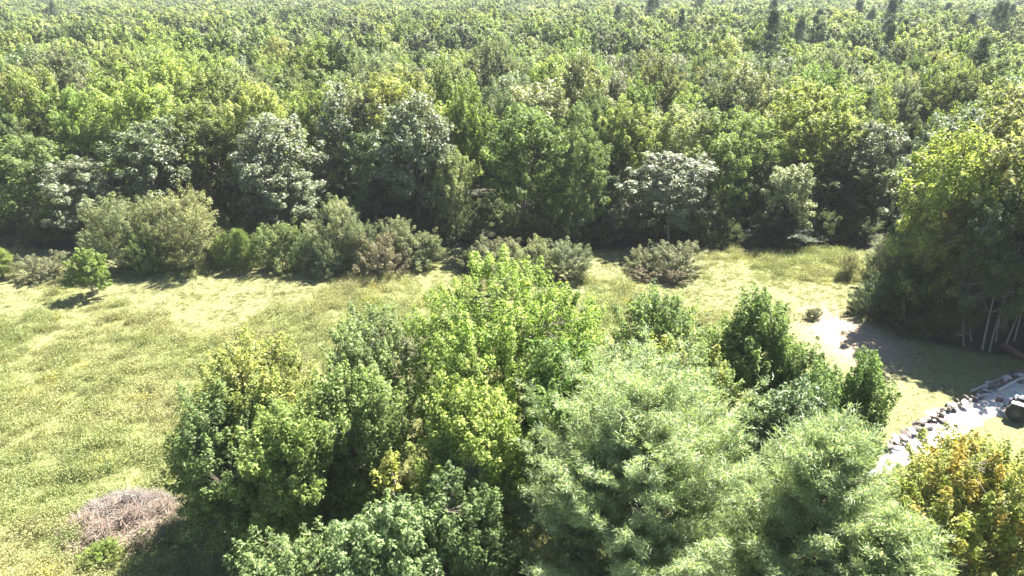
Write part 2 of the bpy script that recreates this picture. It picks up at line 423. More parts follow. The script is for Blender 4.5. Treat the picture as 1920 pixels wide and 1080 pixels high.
# ------------------------------------------------------------------ forest: front row, one by one
VARS = [make_broadleaf(100+i, 16, 1.2 if i % 2 else 2.2, 4.6+.3*(i % 3), n=210, per=120, leaf=.27, lobes=15+i % 4, tm=.52+.05*(i % 3), up=.35+.25*(i % 3),
                       spray=(1.35, .62), mat='leaf_gloss' if i % 3 == 0 else 'leaf', lobe_r=.33+.03*(i % 3), mind=.75, twigs=False, irregular=.35) for i in range(9)]
TALL = [make_broadleaf(140+i, 16, 5.0, 3.6, n=130, per=110, leaf=.25, lobes=8, tm=.5, up=.8, spray=(1.4, .5), lobe_r=.42, mind=.75, bark='bark_pale', twigs=False, irregular=.3) for i in range(3)]
PINES = [make_pine(160+i, 18, 3.5, 4.2-.5*i, whorl=1.05, per_whorl=6, sub=6, tuft=4, blades=9, blade=.42, width=.07, rise=.22-.1*i, power=.75+.2*i, gap=.2, tuft_r=.3) for i in range(3)]
rngF = np.random.default_rng(7)
taken = []
def put_front(px, py, w, Y, color, var, label, name='broadleaf_tree', cat='tree', group='trees along the forest edge', meshes=None, h0=16.):
    X, Z, mpp = crown_at(px, py, Y)
    me = meshes or VARS[var % len(VARS)]
    z0 = tz(X, Y); H = max(2.0, Z-z0); sx = w*mpp/(2*4.9) if meshes is None else w*mpp/(2*max(.5, meshes_r))
    taken.append((X, Y, max(2.5, w*mpp*.36)))
    return plant(name, me, X, Y, rngF.uniform(0, 6.28), (sx, sx, H/h0), color, label, cat, group)
FRONT = [
 (35, 255, 190, 88, MID, 1, 'mid green tree at the far left end of the forest edge'),
 (130, 300, 150, 86, GREY, 0, 'shorter grey-green tree second from the left along the forest edge'),
 (265, 225, 190, 90, DARK, 3, 'dark green tree rising behind the tall bushes on the left'),
 (385, 190, 160, 97, OLIVE, 4, 'olive fine-leaved tree with brownish stems behind the tall left bushes'),
 (505, 215, 200, 88, GREY, 6, 'broad dark grey-green tree behind the gap between the bush groups'),
 (535, 318, 130, 85.5, SILVER, 0, 'low silvery tree in front of the broad dark grey-green tree'),
 (645, 160, 170, 97, GREY, 3, 'tall grey-green tree above the pale pointed bush'),
 (775, 175, 180, 89, SILVER, 6, 'large silvery grey tree left of the vivid green maple at the forest edge'),
 (850, 285, 90, 86, PALE, 1, 'slim pale green tree between the silvery tree and the vivid green maple'),
 (985, 195, 190, 88, (.115, .165, .045), 4, 'vivid green tree in the middle of the forest edge'),
 (1090, 235, 130, 87, MID, 7, 'mid green tree just right of the vivid green one at the forest edge'),
 (1170, 185, 140, 96, YEL, 2, 'yellow-green tree behind the right shoulder of the vivid green tree'),
 (1268, 285, 180, 86, (.145, .165, .10), 0, 'pale silver-leaved low tree leaning out over the field, right of centre'),
 (1290, 195, 150, 97, PALE, 5, 'pale green tree directly behind the silver-leaved one'),
 (1395, 205, 150, 93, LIME, 2, 'lime green tree left of the brightest yellow-green crown'),
 (1488, 305, 105, 87, PALE, 3, 'small pale crown lit against dark shade right of the silver-leaved tree'),
 (1545, 150, 180, 98, YEL, 8, 'brightest yellow-green tree above the dark right corner of the field'),
 (1432, 300, 120, 92, DARK, 7, 'dark green tree between the silver-leaved tree and the small pale crown'),
 (1590, 290, 140, 92, DARK, 1, 'dark green tree over the shaded far right corner of the field'),
 (1700, 300, 130, 97, LIME, 5, 'lime green tree filling the gap behind the right field corner'),
 (1650, 228, 130, 93, SILVER, 0, 'silvery tree at the right corner where the field meets the wood'),
]
for r in FRONT: put_front(r[0], r[1], r[2], r[3], r[4], r[5], r[6])
# conifers that can be picked out
CON = [(1635, 165, 110, 104, 'tall pine behind the silvery tree at the right field corner'),
       (1118, 200, 60, 95, 'small dark pine in the gap behind the vivid green tree'),
       (1280, 15, 46, 262, 'lone dark spire standing above the far canopy right of centre'),
       (1115, 62, 34, 178, 'thin dark spruce poking out of the canopy in the middle'),
       (1850, 65, 120, 146, 'broad dark pine over the canopy at the far right'),
       (1700, 35, 70, 235, 'dark pine on the far canopy, left of the broad right pine'),
       (1465, 385, 150, 86.5, 'low dark hemlock with layered boughs in the shaded right corner'),
       (705, 335, 120, 86.5, 'dark layered hemlock below the large silvery grey tree'),
       (1150, 330, 110, 87, 'dark hemlock in shade left of the silver-leaved tree')]
for i, (px, py, w, Y, lab) in enumerate(CON):
    X, Z, mpp = crown_at(px, py, Y); z0 = tz(X, Y); v = i % 3 if i < 6 else 2
    s = w*mpp/(2*(4.2-.5*v)); taken.append((X, Y, max(2.0, w*mpp*.3)))
    plant('pine_tree' if v < 2 else 'spruce_tree', PINES[v], X, Y, rngF.uniform(0, 6), (s, s, (Z-z0)/18.), SPRUCE if i in (2, 3, 6, 7, 8) else (.07, .095, .05), lab, 'tree', 'conifers of the forest')

for X, Y, h_, w_, c_, v_, lab in ((47.0, 56.5, 1.35, .95, MID, 2, 'mid green tree at the right edge beyond the birch stems'), (51.0, 54.0, 1.35, 1.0, OLIVE, 5, 'olive tree cut by the right edge, nearest the gravel'), (58, 58, 1.3, 1.05, LIME, 7, 'lime green tree barely inside the right edge')):
    taken.append((X, Y, 3.0)); plant('broadleaf_tree', VARS[v_], X, Y, v_*1.0, (w_, w_, h_), c_, lab, 'tree', 'trees of the right hand wood')
# ------------------------------------------------------------------ forest: all further trees
sp = 8.6; cand = []
row = 0; y = 91.
while y < 1150:
    s_ = sp*(1+min(1.1, max(0, y-150)/480))
    hw = .74*y+16
    for x in np.arange(-hw, hw, s_):
        cand.append((x+rngF.uniform(-.42, .42)*s_+(row % 2)*s_*.5, y+rngF.uniform(-.4, .4)*s_))
    y += s_*.88; row += 1
y = 58.
while y < 91:                                                        # the wood on the right
    x0 = float(wood_edge_x(y))+5.5
    for x in np.arange(x0, .74*y+16, 5.6): cand.append((x+rngF.uniform(-.8, .8), y+rngF.uniform(-1, 1)))
    y += 5.2
cand = np.array(cand)
ok = np.ones(len(cand), bool)
for (tx, ty, tr_) in taken: ok &= np.hypot(cand[:, 0]-tx, cand[:, 1]-ty) > tr_+1.6
# a dark gap in the canopy on the right
gX, gZ, _ = crown_at(1770, 195, 112)
ok &= ~((np.abs(cand[:, 0]-gX) < 8) & (np.abs(cand[:, 1]-110) < 9))
cand = cand[ok]
order = np.argsort(cand[:, 1]+np.abs(cand[:, 0])*.15)
PAL = [YEL, LIME, MID, GREY, PALE, OLIVE, SILVER, DARK]
def tint_at(x, y, r):
    n = float(vnoise(np.array([x]), np.array([y]), 11, 26, 2)[0])*.55+float(vnoise(np.array([x]), np.array([y]), 13, 95, 2)[0])*.45
    w = np.array([.16, .16, .2, .16, .12, .1, .06, .04])
    if n > .56: w[[0, 1, 4]] *= 3.0
    if n < .45: w[[3, 6]] *= 2.0; w[[2, 7]] *= 3.5
    w /= w.sum(); return PAL[r.choice(8, p=w)]
N_IND = 300-len(FRONT)
ORD = ['first', 'second', 'third', 'fourth', 'fifth', 'sixth', 'seventh', 'eighth', 'ninth', 'tenth', 'eleventh', 'twelfth', 'thirteenth', 'fourteenth', 'fifteenth', 'sixteenth', 'seventeenth', 'eighteenth', 'nineteenth', 'twentieth',
       'twenty-first', 'twenty-second', 'twenty-third', 'twenty-fourth', 'twenty-fifth', 'twenty-sixth', 'twenty-seventh', 'twenty-eighth', 'twenty-ninth', 'thirtieth']
ind = order[:N_IND]; rest = order[N_IND:]
rec = []
ncon = 0
for i in ind:
    x, y = cand[i]
    c = tint_at(x, y, rngF); jit = rngF.uniform(.82, 1.18)
    rec.append([x, y, c, tuple(np.array(c)*jit*rngF.uniform(.93, 1.07, 3)), rngF.uniform(0, 6.28), rngF.uniform(.78, 1.2), rngF.integers(0, 100)])
right = [r for r in rec if r[1] < 91 and r[0] > 30]; deep = [r for r in rec if not (r[1] < 91 and r[0] > 30)]
deep.sort(key=lambda r: r[1])
TENS = {3: 'thirty', 4: 'forty', 5: 'fifty'}
def nth(k): return ORD[k] if k < len(ORD) else TENS[(k+1)//10]+'-'+ORD[(k+1) % 10-1] if (k+1) % 10 else 'fortieth'
def place_forest(r, label, group):
    x, y, c, cc, rz, s, v = r
    me = TALL[v % 3] if v % 9 == 0 else VARS[v % len(VARS)]
    sh = (.45+.6*s)*rngF.uniform(.86, 1.2)
    plant('broadleaf_tree', me, x, y, rz, (s, s, sh), cc, label, 'tree', group)
rows = [deep[i:i+26] for i in range(0, len(deep), 26)]
for k, rw in enumerate(rows):
    rw.sort(key=lambda r: r[0]/r[1])
    for j, r in enumerate(rw):
        place_forest(r, f'{WORD[r[2]]} forest tree, {nth(j)} from the left in the {nth(k+1)} row from the field', 'trees inside the forest')
right.sort(key=lambda r: r[0]/r[1])
for j, r in enumerate(right):
    r[2] = r[2] if r[2] != DARK else MID
    if j % 3 == 0: r[2] = YEL; r[3] = tuple(np.array(YEL)*rngF.uniform(.85, 1.1))
    place_forest(r, f'{WORD[r[2]]} tree, {nth(j)} from the left among the wood at right', 'trees of the right hand wood')

# geometry-node scatter for what nobody could count
def scatter(name, pts, scale, rz, tint, idx, sources, label, cat):
    sub = bpy.data.collections.new(name+'_kinds')
    for i, (me) in enumerate(sources):
        o = bpy.data.objects.new(f'{name}_kind_{i:02d}', me); sub.objects.link(o)
    me = bpy.data.meshes.new(name); me.vertices.add(len(pts)); me.vertices.foreach_set('co', np.asarray(pts, np.float32).ravel())
    a = me.attributes.new('siz', 'FLOAT_VECTOR', 'POINT'); a.data.foreach_set('vector', np.asarray(scale, np.float32).ravel())
    r3 = np.zeros((len(pts), 3), np.float32); r3[:, 2] = rz
    a = me.attributes.new('rot', 'FLOAT_VECTOR', 'POINT'); a.data.foreach_set('vector', r3.ravel())
    t4 = np.ones((len(pts), 4), np.float32); t4[:, :3] = tint
    a = me.attributes.new('tint', 'FLOAT_COLOR', 'POINT'); a.data.foreach_set('color', t4.ravel())
    a = me.attributes.new('kind_index', 'INT', 'POINT'); a.data.foreach_set('value', np.asarray(idx, np.int32))
    o = link_obj(name, me); tag(o, label, cat, kind='stuff')
    ng = bpy.data.node_groups.new(name, 'GeometryNodeTree')
    ng.interface.new_socket('Geometry', in_out='INPUT', socket_type='NodeSocketGeometry'); ng.interface.new_socket('Geometry', in_out='OUTPUT', socket_type='NodeSocketGeometry')
    gi_ = ng.nodes.new('NodeGroupInput'); go = ng.nodes.new('NodeGroupOutput'); iop = ng.nodes.new('GeometryNodeInstanceOnPoints')
    ci = ng.nodes.new('GeometryNodeCollectionInfo'); ci.inputs[0].default_value = sub; ci.inputs['Separate Children'].default_value = True; ci.inputs['Reset Children'].default_value = True
    iop.inputs['Pick Instance'].default_value = True
    def na(n, t):
        q = ng.nodes.new('GeometryNodeInputNamedAttribute'); q.data_type = t; q.inputs[0].default_value = n; return q.outputs[0]
    Lk = ng.links.new
    Lk(gi_.outputs[0], iop.inputs['Points']); Lk(ci.outputs[0], iop.inputs['Instance'])
    Lk(na('kind_index', 'INT'), iop.inputs['Instance Index']); Lk(na('rot', 'FLOAT_VECTOR'), iop.inputs['Rotation']); Lk(na('siz', 'FLOAT_VECTOR'), iop.inputs['Scale'])
    Lk(iop.outputs[0], go.inputs[0])
    md = o.modifiers.new('scatter', 'NODES'); md.node_group = ng
    return o
farB = [make_broadleaf(300+i, 16, 4, 4.7, n=120, per=80, leaf=.5, lobes=9, up=.5, spray=(1.5, .7), mat='leaf_far', lobe_r=.38, mind=1.1, n_main=1, twigs=False, irregular=.35)[0] for i in range(6)]
farP = [make_pine(320+i, 18, 5, 3.6-.8*i, whorl=1.5, per_whorl=5, sub=4, tuft=3, blades=8, blade=.7, width=.13, rise=.15, power=.9, mat='needle_far', gap=.15, tuft_r=.4)[0] for i in range(2)]
xy = cand[rest]; n = len(xy)
isP = (xy[:, 1] < 420) & (rngF.uniform(size=n) < .012+.09*(xy[:, 0] > 60))
idx = np.where(isP, rngF.integers(6, 8, n), rngF.integers(0, 6, n))
ss = rngF.uniform(.78, 1.25, n)*(1+np.clip((xy[:, 1]-150)/480, 0, 1.1)*.95); hz = rngF.uniform(.8, 1.3, n)
tint = np.array([(.075, .105, .06) if p else tint_at(x, y, rngF) for (x, y), p in zip(xy, isP)])*rngF.uniform(.8, 1.2, (n, 1))  # far conifers tinted paler, distance haze put into their colour
scatter('far_forest', np.stack((xy[:, 0], xy[:, 1], terrain(xy[:, 0], xy[:, 1])), 1), np.stack((ss, ss, hz*np.where(isP, 1.15, 1.0)), 1), rngF.uniform(0, 6.28, n), tint, idx, farB+farP,
        'mixed green forest canopy stretching to the hazy horizon', 'forest')

# ------------------------------------------------------------------ shrubs and young trees along the forest edge
SHR = [make_broadleaf(400+i, 4., .0, 2.4, n=150, per=110, leaf=.15, lobes=8, tm=.3, up=.9, spray=(.95, .28), lobe_r=.44, mind=.38, trunk_r=.09, n_main=10, stems=4, aspect=.45, nup=.4, twigs=False, irregular=.35) for i in range(4)]
WIL = [make_broadleaf(420+i, 9., .1, 3.0, n=260, per=110, leaf=.16, lobes=11, tm=.32, up=1.1, spray=(1.25, .34), lobe_r=.38, mind=.5, trunk_r=.16, n_main=14, stems=4, aspect=.42, nup=.4, twigs=False, irregular=.3) for i in range(3)]
CONE = [make_pine(440+i, 5., .15, 1.6, whorl=.42, per_whorl=6, sub=6, tuft=5, blades=8, blade=.22, width=.045, rise=.5, power=.62, mat='needle', gap=.08, tuft_r=.15) for i in range(2)]
def put_shrub(px, pyb, pyt, w, color, me, rr, h0, label, name='shrub', cat='shrub', group='bushes along the far side of the field'):
    X, Y = ground_at(px, pyb); _, Z, mpp = crown_at(px, pyt, Y+.4)
    z0 = tz(X, Y); s = w*mpp/(2*rr)
    return plant(name, me, X, Y, rngF.uniform(0, 6.28), (s, s, max(.6, Z-z0)/h0), color, label, cat, group)
S = put_shrub
S(228, 508, 362, 125, SAGE, WIL[0], 3.0, 9, 'tall sage green bush, left of the pair behind the small sapling')
S(300, 500, 368, 110, (.17, .19, .09), WIL[1], 3.0, 9, 'tall bush in the middle of the left bush group')
S(366, 503, 345, 135, (.205, .215, .105), WIL[2], 3.0, 9, 'tallest pale pointed bush of the left group')
S(290, 515, 438, 70, (.11, .16, .05), SHR[1], 2.4, 4, 'low vivid green bush in front of the tall left bushes')
S(425, 500, 432, 55, LIME, SHR[0], 2.4, 4, 'lime green bush at the right foot of the tall left bushes')
S(457, 506, 425, 50, (.13, .17, .05), CONE[0], 1.6, 5, 'small upright light green tree right of the tall left bushes', 'young_tree', 'tree')
S(5, 522, 462, 62, (.16, .20, .05), CONE[1], 1.6, 5, 'bright green young tree cut by the left edge', 'young_tree', 'tree')
S(86, 520, 470, 88, (.15, .155, .09), SHR[2], 2.4, 4, 'grey-green round bush between the left edge and the sapling')
S(140, 532, 505, 60, (.14, .15, .07), SHR[3], 2.4, 4, 'low scrubby bush just behind the sapling')
S(530, 500, 413, 100, (.14, .175, .07), SHR[0], 2.4, 4, 'green bush at the left end of the middle bush group')
S(585, 502, 430, 80, (.12, .16, .075), SHR[1], 2.4, 4, 'rounded green bush next to the pale pointed bush')
S(636, 500, 370, 125, (.19, .21, .11), WIL[1], 3.0, 9, 'pale pointed bush, tallest of the middle bush group')
S(612, 514, 440, 75, (.15, .18, .10), SHR[3], 2.4, 4, 'pale green bush standing forward in the middle bush group')
S(708, 514, 432, 100, (.165, .15, .10), SHR[2], 2.4, 4, 'brownish bush in the middle bush group')
S(742, 492, 404, 95, SAGE, WIL[0], 3.0, 9, 'sage green bush behind the brownish one')
S(790, 496, 432, 100, (.15, .17, .085), SHR[0], 2.4, 4, 'green bush at the right end of the middle bush group')
S(675, 506, 400, 70, (.14, .165, .09), WIL[2], 3.0, 9, 'narrow bush between the pale pointed and the brownish bush')
S(890, 505, 458, 70, (.13, .145, .07), SHR[3], 2.4, 4, 'olive bush at the left end of the low thicket behind the central maple')
S(935, 508, 442, 95, (.165, .175, .10), SHR[1], 2.4, 4, 'brownish bush in the low thicket behind the central maple')
S(1000, 512, 440, 100, SAGE, SHR[2], 2.4, 4, 'sage green bush in the middle of the low thicket behind the central maple')
S(1062, 522, 450, 95, (.15, .17, .105), SHR[0], 2.4, 4, 'grey-green bush at the right end of the low thicket behind the central maple')
S(1205, 508, 462, 70, (.165, .17, .10), SHR[3], 2.4, 4, 'grey-brown bush at the left of the pair in front of the silver-leaved tree')
S(1270, 512, 450, 100, (.16, .17, .10), SHR[1], 2.4, 4, 'larger grey-brown bush below the silver-leaved tree')
S(1215, 522, 497, 60, (.18, .155, .10), SHR[2], 2.4, 4, 'low brownish scrub at the foot of the grey-brown pair')
S(1262, 528, 500, 60, (.15, .13, .08), SHR[0], 2.4, 4, 'low dull scrub in front of the larger grey-brown bush')
S(1655, 520, 440, 75, (.19, .21, .13), WIL[0], 3.0, 9, 'pale feathery bush at the left corner of the right hand wood')
S(1665, 545, 470, 80, (.13, .16, .08), SHR[1], 2.4, 4, 'green bush on the sunny edge of the right hand wood')
S(1590, 520, 470, 40, (.2, .2, .12), SHR[3], 2.4, 4, 'small pale weedy bush in the far right corner of the field')
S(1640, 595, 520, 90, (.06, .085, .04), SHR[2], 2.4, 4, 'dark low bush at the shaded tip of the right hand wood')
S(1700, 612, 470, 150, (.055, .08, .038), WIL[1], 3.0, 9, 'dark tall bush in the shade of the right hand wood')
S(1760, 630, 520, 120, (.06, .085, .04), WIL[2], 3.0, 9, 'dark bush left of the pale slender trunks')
S(1600, 585, 560, 30, (.1, .12, .06), SHR[1], 2.4, 4, 'small bush beside the bare patch of ground')
S(1525, 597, 575, 34, (.09, .11, .05), SHR[0], 2.4, 4, 'tiny dark bush by the path behind the upright dark tree')
# understorey that darkens the foot of the forest, shade put into its leaf colour
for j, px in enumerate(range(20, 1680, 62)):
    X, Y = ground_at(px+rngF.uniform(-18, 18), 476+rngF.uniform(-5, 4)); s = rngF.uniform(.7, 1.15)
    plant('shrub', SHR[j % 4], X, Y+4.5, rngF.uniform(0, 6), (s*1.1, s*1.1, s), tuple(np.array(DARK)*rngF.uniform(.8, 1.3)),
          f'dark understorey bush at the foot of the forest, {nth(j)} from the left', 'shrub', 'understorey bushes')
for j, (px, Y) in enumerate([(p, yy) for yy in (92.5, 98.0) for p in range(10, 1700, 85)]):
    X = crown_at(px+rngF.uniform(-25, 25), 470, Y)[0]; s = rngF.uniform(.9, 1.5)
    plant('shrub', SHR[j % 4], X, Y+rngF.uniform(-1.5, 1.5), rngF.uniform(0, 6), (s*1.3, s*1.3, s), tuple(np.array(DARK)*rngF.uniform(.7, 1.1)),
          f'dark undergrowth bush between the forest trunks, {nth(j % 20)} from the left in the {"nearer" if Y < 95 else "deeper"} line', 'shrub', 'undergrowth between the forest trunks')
# the sapling alone in the field
SAP = make_broadleaf(455, 5.3, 1.15, 2.0, n=120, per=90, leaf=.17, lobes=8, tm=.4, up=.7, spray=(.7, .28), lobe_r=.42, mind=.34, trunk_r=.09, n_main=10)
X, Y = ground_at(178, 556)
plant('sapling', SAP, X, Y, .4, 1, (.15, .205, .05), 'bright green young tree standing alone in the field at left', 'tree')

# birches of the right hand wood with bare pale stems
BIR = [make_broadleaf(470+i, 15, 3.0, 3.0, n=170, per=100, leaf=.17, lobes=9, tm=.5, up=.6, spray=(1.1, .4), lobe_r=.42, mind=.55, trunk_r=.095, n_main=12, bark='bark_pale') for i in range(4)]
for j, (px, py, lean, s) in enumerate(((1808, 648, -.05, .8), (1842, 655, .0, 1.0), (1856, 660, .10, .75), (1884, 652, .13, .8), (1822, 640, -.09, .7), (1902, 640, .02, .9), (1868, 640, .03, .8))):
    X, Y = ground_at(px, py)
    e = plant('birch_tree', BIR[j % 4], X, Y, j*1.3, (s, s, s*1.05), (.075, .105, .045), f'slender birch with a pale bare stem, {nth(j)} of the clump at right', 'tree', 'birches of the right hand wood')
    e.rotation_euler = (0, lean, 0)
    o = e.children[0]
X, Z, mpp = crown_at(1795, 365, 62)
plant('birch_tree', BIR[0], X, 62, .7, (1.1, 1.1, (Z)/15.), (.17, .165, .06), 'olive birch with a forked pale trunk above the dark bushes at right', 'tree', 'birches of the right hand wood')

# ------------------------------------------------------------------ foreground trees
def fg(px, py, w, slant, gen, color, label, name, cat='tree', group='trees in the foreground', dy=0.0, **kw):
    dx, dy_, dz = ray(px, py); n = math.sqrt(dx*dx+dy_*dy_+dz*dz); t = slant/1.0
    X, Y, Z = dx*t, dy_*t, CAM_H+dz*t
    z0 = tz(X, Y); H = Z-z0; Rr = w*t/FPX/2
    me = gen(H=H, Rr=Rr, **kw)
    return plant(name, me, X, Y, 0, 1, color, label, cat, group)
B, P_ = make_broadleaf, make_pine
fgk = dict(leaf=.155, spray=(1.45, .33), mind=.40, aspect=.66, irregular=.4)
MP = 'maple_tree'; CH = 'cherry_tree'
FG = [ # px, py of the top, width in photo pixels, distance, colour, label, name, then crown settings
 (965, 497, 450, 40, (0.196, 0.266, 0.059), 'large bright yellow-green maple in the centre of the foreground group', MP, dict(seed=501, base=2, n=760, per=128, lobes=38, tm=.68, up=.6, lobe_r=.27, n_main=22)),
 (455, 636, 310, 39, (0.185, 0.218, 0.059), 'olive yellow maple at the left end of the foreground group', MP, dict(seed=502, base=1, n=460, per=124, lobes=24, tm=.58, up=.6, lobe_r=.32, mat='leaf_turning')),
 (400, 728, 240, 36.5, (0.122, 0.171, 0.059), 'dark green maple on the lower left of the foreground group', MP, dict(seed=503, base=.5, n=460, per=124, lobes=24, tm=.55, up=.4, lobe_r=.32)),
 (520, 760, 190, 35, (0.165, 0.218, 0.059), 'sunny green maple right of the dark one on the lower left', MP, dict(seed=518, base=.5, n=400, per=124, lobes=22, tm=.58, up=.6, lobe_r=.32)),
 (705, 582, 270, 43, (0.170, 0.218, 0.088), 'pale dusty green tree left of the central maple', MP, dict(seed=504, base=1.5, n=400, per=116, lobes=22, tm=.55, up=.9, lobe_r=.32)),
 (650, 688, 220, 37, (0.149, 0.200, 0.062), 'deep green maple between the olive and the bright one', MP, dict(seed=505, base=1, n=440, per=120, lobes=22, tm=.55, up=.9, lobe_r=.32)),
 (890, 713, 250, 34.5, (0.229, 0.289, 0.071), 'brightest lime maple below the central one', MP, dict(seed=506, base=1, n=480, per=128, lobes=22, tm=.6, up=.9, lobe_r=.31)),
 (1070, 640, 240, 36, (0.138, 0.212, 0.059), 'green maple between the central one and the big pine', MP, dict(seed=519, base=1, n=340, per=120, lobes=18, tm=.55, up=.8, lobe_r=.33)),
 (715, 950, 200, 30, (0.170, 0.230, 0.100), 'pale green low tree at the bottom edge left of the big pine', MP, dict(seed=507, base=.3, n=340, per=120, lobes=18, tm=.55, up=.6, lobe_r=.34)),
 (850, 890, 200, 32, (0.106, 0.153, 0.057), 'darker maple added as the shaded lower part of the lime one', MP, dict(seed=508, base=.3, n=300, per=120, lobes=16, tm=.55, up=.6, lobe_r=.34)),  # lower crown of the lime maple as an added tree, shade in its colour
 (530, 1025, 220, 30.5, (0.138, 0.189, 0.071), 'green low tree at the bottom edge beside the dead brush', MP, dict(seed=509, base=.2, n=300, per=120, lobes=16, tm=.55, up=.5, lobe_r=.34)),
 (1255, 546, 230, 45, (0.149, 0.206, 0.071), 'green tree right of the central maple, partly behind the big pine', MP, dict(seed=510, base=1.5, n=400, per=116, lobes=22, tm=.55, up=.8, lobe_r=.32)),
 (1432, 545, 190, 42, (0.131, 0.185, 0.052), 'upright dark green tree on the right of the foreground group', CH, dict(seed=511, base=1.2, n=430, per=124, lobes=24, tm=.5, up=1.7, lobe_r=.30)),
 (1530, 650, 160, 42, (0.117, 0.183, 0.053), 'smaller green tree between the upright dark tree and the narrow one', CH, dict(seed=512, base=.8, n=300, per=116, lobes=18, tm=.5, up=1.5, lobe_r=.33)),
 (1630, 658, 105, 43, (0.128, 0.195, 0.050), 'narrow upright green tree beside the shaded lawn', CH, dict(seed=513, base=.6, n=240, per=116, lobes=16, tm=.45, up=1.7, lobe_r=.42)),
 (1475, 725, 190, 38, (0.095, 0.142, 0.050), 'dark green tree above the second pine', CH, dict(seed=514, base=.8, n=320, per=116, lobes=18, tm=.55, up=1.1, lobe_r=.33, mat='leaf_gloss')),
 (1275, 640, 240, 37, (0.181, 0.236, 0.077), 'yellowish green tree right behind the tip of the big pine', MP, dict(seed=515, base=1.5, n=340, per=116, lobes=18, tm=.55, up=.9, lobe_r=.34, mat='leaf_turning')),
 (1850, 832, 380, 34.5, (0.202, 0.236, 0.050), 'maple turning orange and gold at the lower right', MP, dict(seed=516, base=.4, n=640, per=128, lobes=28, tm=.55, up=.6, lobe_r=.29, mat='leaf_autumn')),
 (722, 850, 40, 34, (0.249, 0.266, 0.059), 'small sapling with golden yellow leaves among the green maples', 'sapling', dict(seed=517, base=7.0, n=60, per=112, lobes=5, tm=.5, up=.8, lobe_r=.5)),
]
for px, py, w, sl, colr, lab, nm, kw in FG: fg(px, py, w, sl, B, colr, lab, nm, **kw, **fgk)
pk = dict(whorl=.44, per_whorl=7, sub=11, tuft=8, blades=10, blade=.25, width=.042, rise=.5, tuft_r=.2, gap=.2)
fg(1225, 683, 540, 31, P_, PINE, 'big pale green white pine in front, nearest the camera', 'pine_tree', seed=530, base=2.5, power=.55, **pk)
fg(1565, 798, 380, 30, P_, (.245, .30, .165), 'second white pine, right of the biggest one', 'pine_tree', seed=531, base=1.5, power=.58, **pk)
fg(1690, 965, 280, 28, P_, (.26, .315, .165), 'low pine top at the bottom edge below the orange maple', 'pine_tree', seed=532, base=1.0, power=.55, **pk)

# bare dead shrubs and the dead brush
def dead_shrub(seed, H, n, spread, mat='bark_dead', thick=.02):
    rng = np.random.default_rng(seed); T = Tubes()
    for i in range(n):
        a = rng.uniform(0, 6.28); r0 = rng.uniform(0, .25)*spread; L_ = H*rng.uniform(.5, 1.1); out_ = spread*rng.uniform(.3, 1)
        p0 = np.array((math.cos(a)*r0, math.sin(a)*r0, -.1)); p1 = np.array((math.cos(a)*out_, math.sin(a)*out_, L_)); pc = (p0+p1)/2+rng.normal(size=3)*.15*H
        pts = bez(p0, pc, p1, 7); T.add(pts, np.linspace(thick, .004, 7), 4)
        for j in range(5):
            q = pts[rng.integers(2, 7)]; e = q+(unit(p1-p0)+rng.normal(size=3)*.7)*rng.uniform(.15, .35)*H
            T.add(np.stack((q, (q+e)/2+rng.normal(size=3)*.03*H, e)), [.35*thick, .25*thick, .004], 3)
    return T
X, Y = ground_at(600, 1075)
e = empty('dead_shrub', (X, Y, tz(X, Y))); tag(e, 'bare grey dead shrub at the bottom edge under the maples', 'dead shrub')
link_obj('branches', dead_shrub(541, 4.2, 26, 1.7).mesh('branches', M['bark_dead']), e)
X, Y = ground_at(905, 1060)
e = empty('dead_shrub', (X, Y, tz(X, Y))); tag(e, 'bare brown twigs showing between the lime maple and the big pine', 'dead shrub')
link_obj('branches', dead_shrub(542, 6.5, 26, 1.8).mesh('branches', M['bark']), e)
def brush_pile(seed, rx, ry, h, n, mat):
    rng = np.random.default_rng(seed); T = Tubes()
    for i in range(n):
        a = rng.uniform(0, 6.28); r = math.sqrt(rng.uniform()); x, y = math.cos(a)*r*rx, math.sin(a)*r*ry
        zt = h*(1-r*r)*rng.uniform(.35, 1.0)*(.7+.5*math.sin(x*2.1+1)*math.cos(y*2.7)); d = rng.normal(size=3)*np.array((1, 1, .45))+np.array((0, 0, .25)); d = d/np.linalg.norm(d)
        L_ = rng.uniform(.35, 1.5); p = np.array((x, y, max(.03, zt)))
        q = np.stack((p-d*L_*.5, p+rng.normal(size=3)*.06, p+d*L_*.5)); q[:, 2] = np.maximum(q[:, 2], .0)
        th = .010 if rng.uniform() < .8 else .026
        T.add(q, [th, th*.9, .003], 3)
    return T.mesh('twigs', mat)
M['twig_pink'] = plain_material('dead_twig', (.19, .145, .115), .9, .6, 1.2)
M['twig_grey'] = plain_material('grey_twig', (.18, .155, .14), .9, .5, 1.2)
X, Y = ground_at(246, 985); Zb = tz(X, Y)
e = empty('brush_pile', (X, Y, Zb)); tag(e, 'heap of dead pinkish grey brush in the grass at lower left', 'brush pile')
o = link_obj('dry_twigs', brush_pile(551, 4.0, 2.8, 1.35, 4600, M['twig_pink']), e)
o = link_obj('grey_twigs', brush_pile(552, 3.0, 1.6, 1.4, 2000, M['twig_grey']), e); o.location = (-.6, 1.4, 0)
X, Y = ground_at(190, 1052)
plant('shrub', SHR[1], X, Y, 1, (.42, .42, .3), (.15, .205, .04), 'bright green low weed patch below the dead brush', 'shrub')

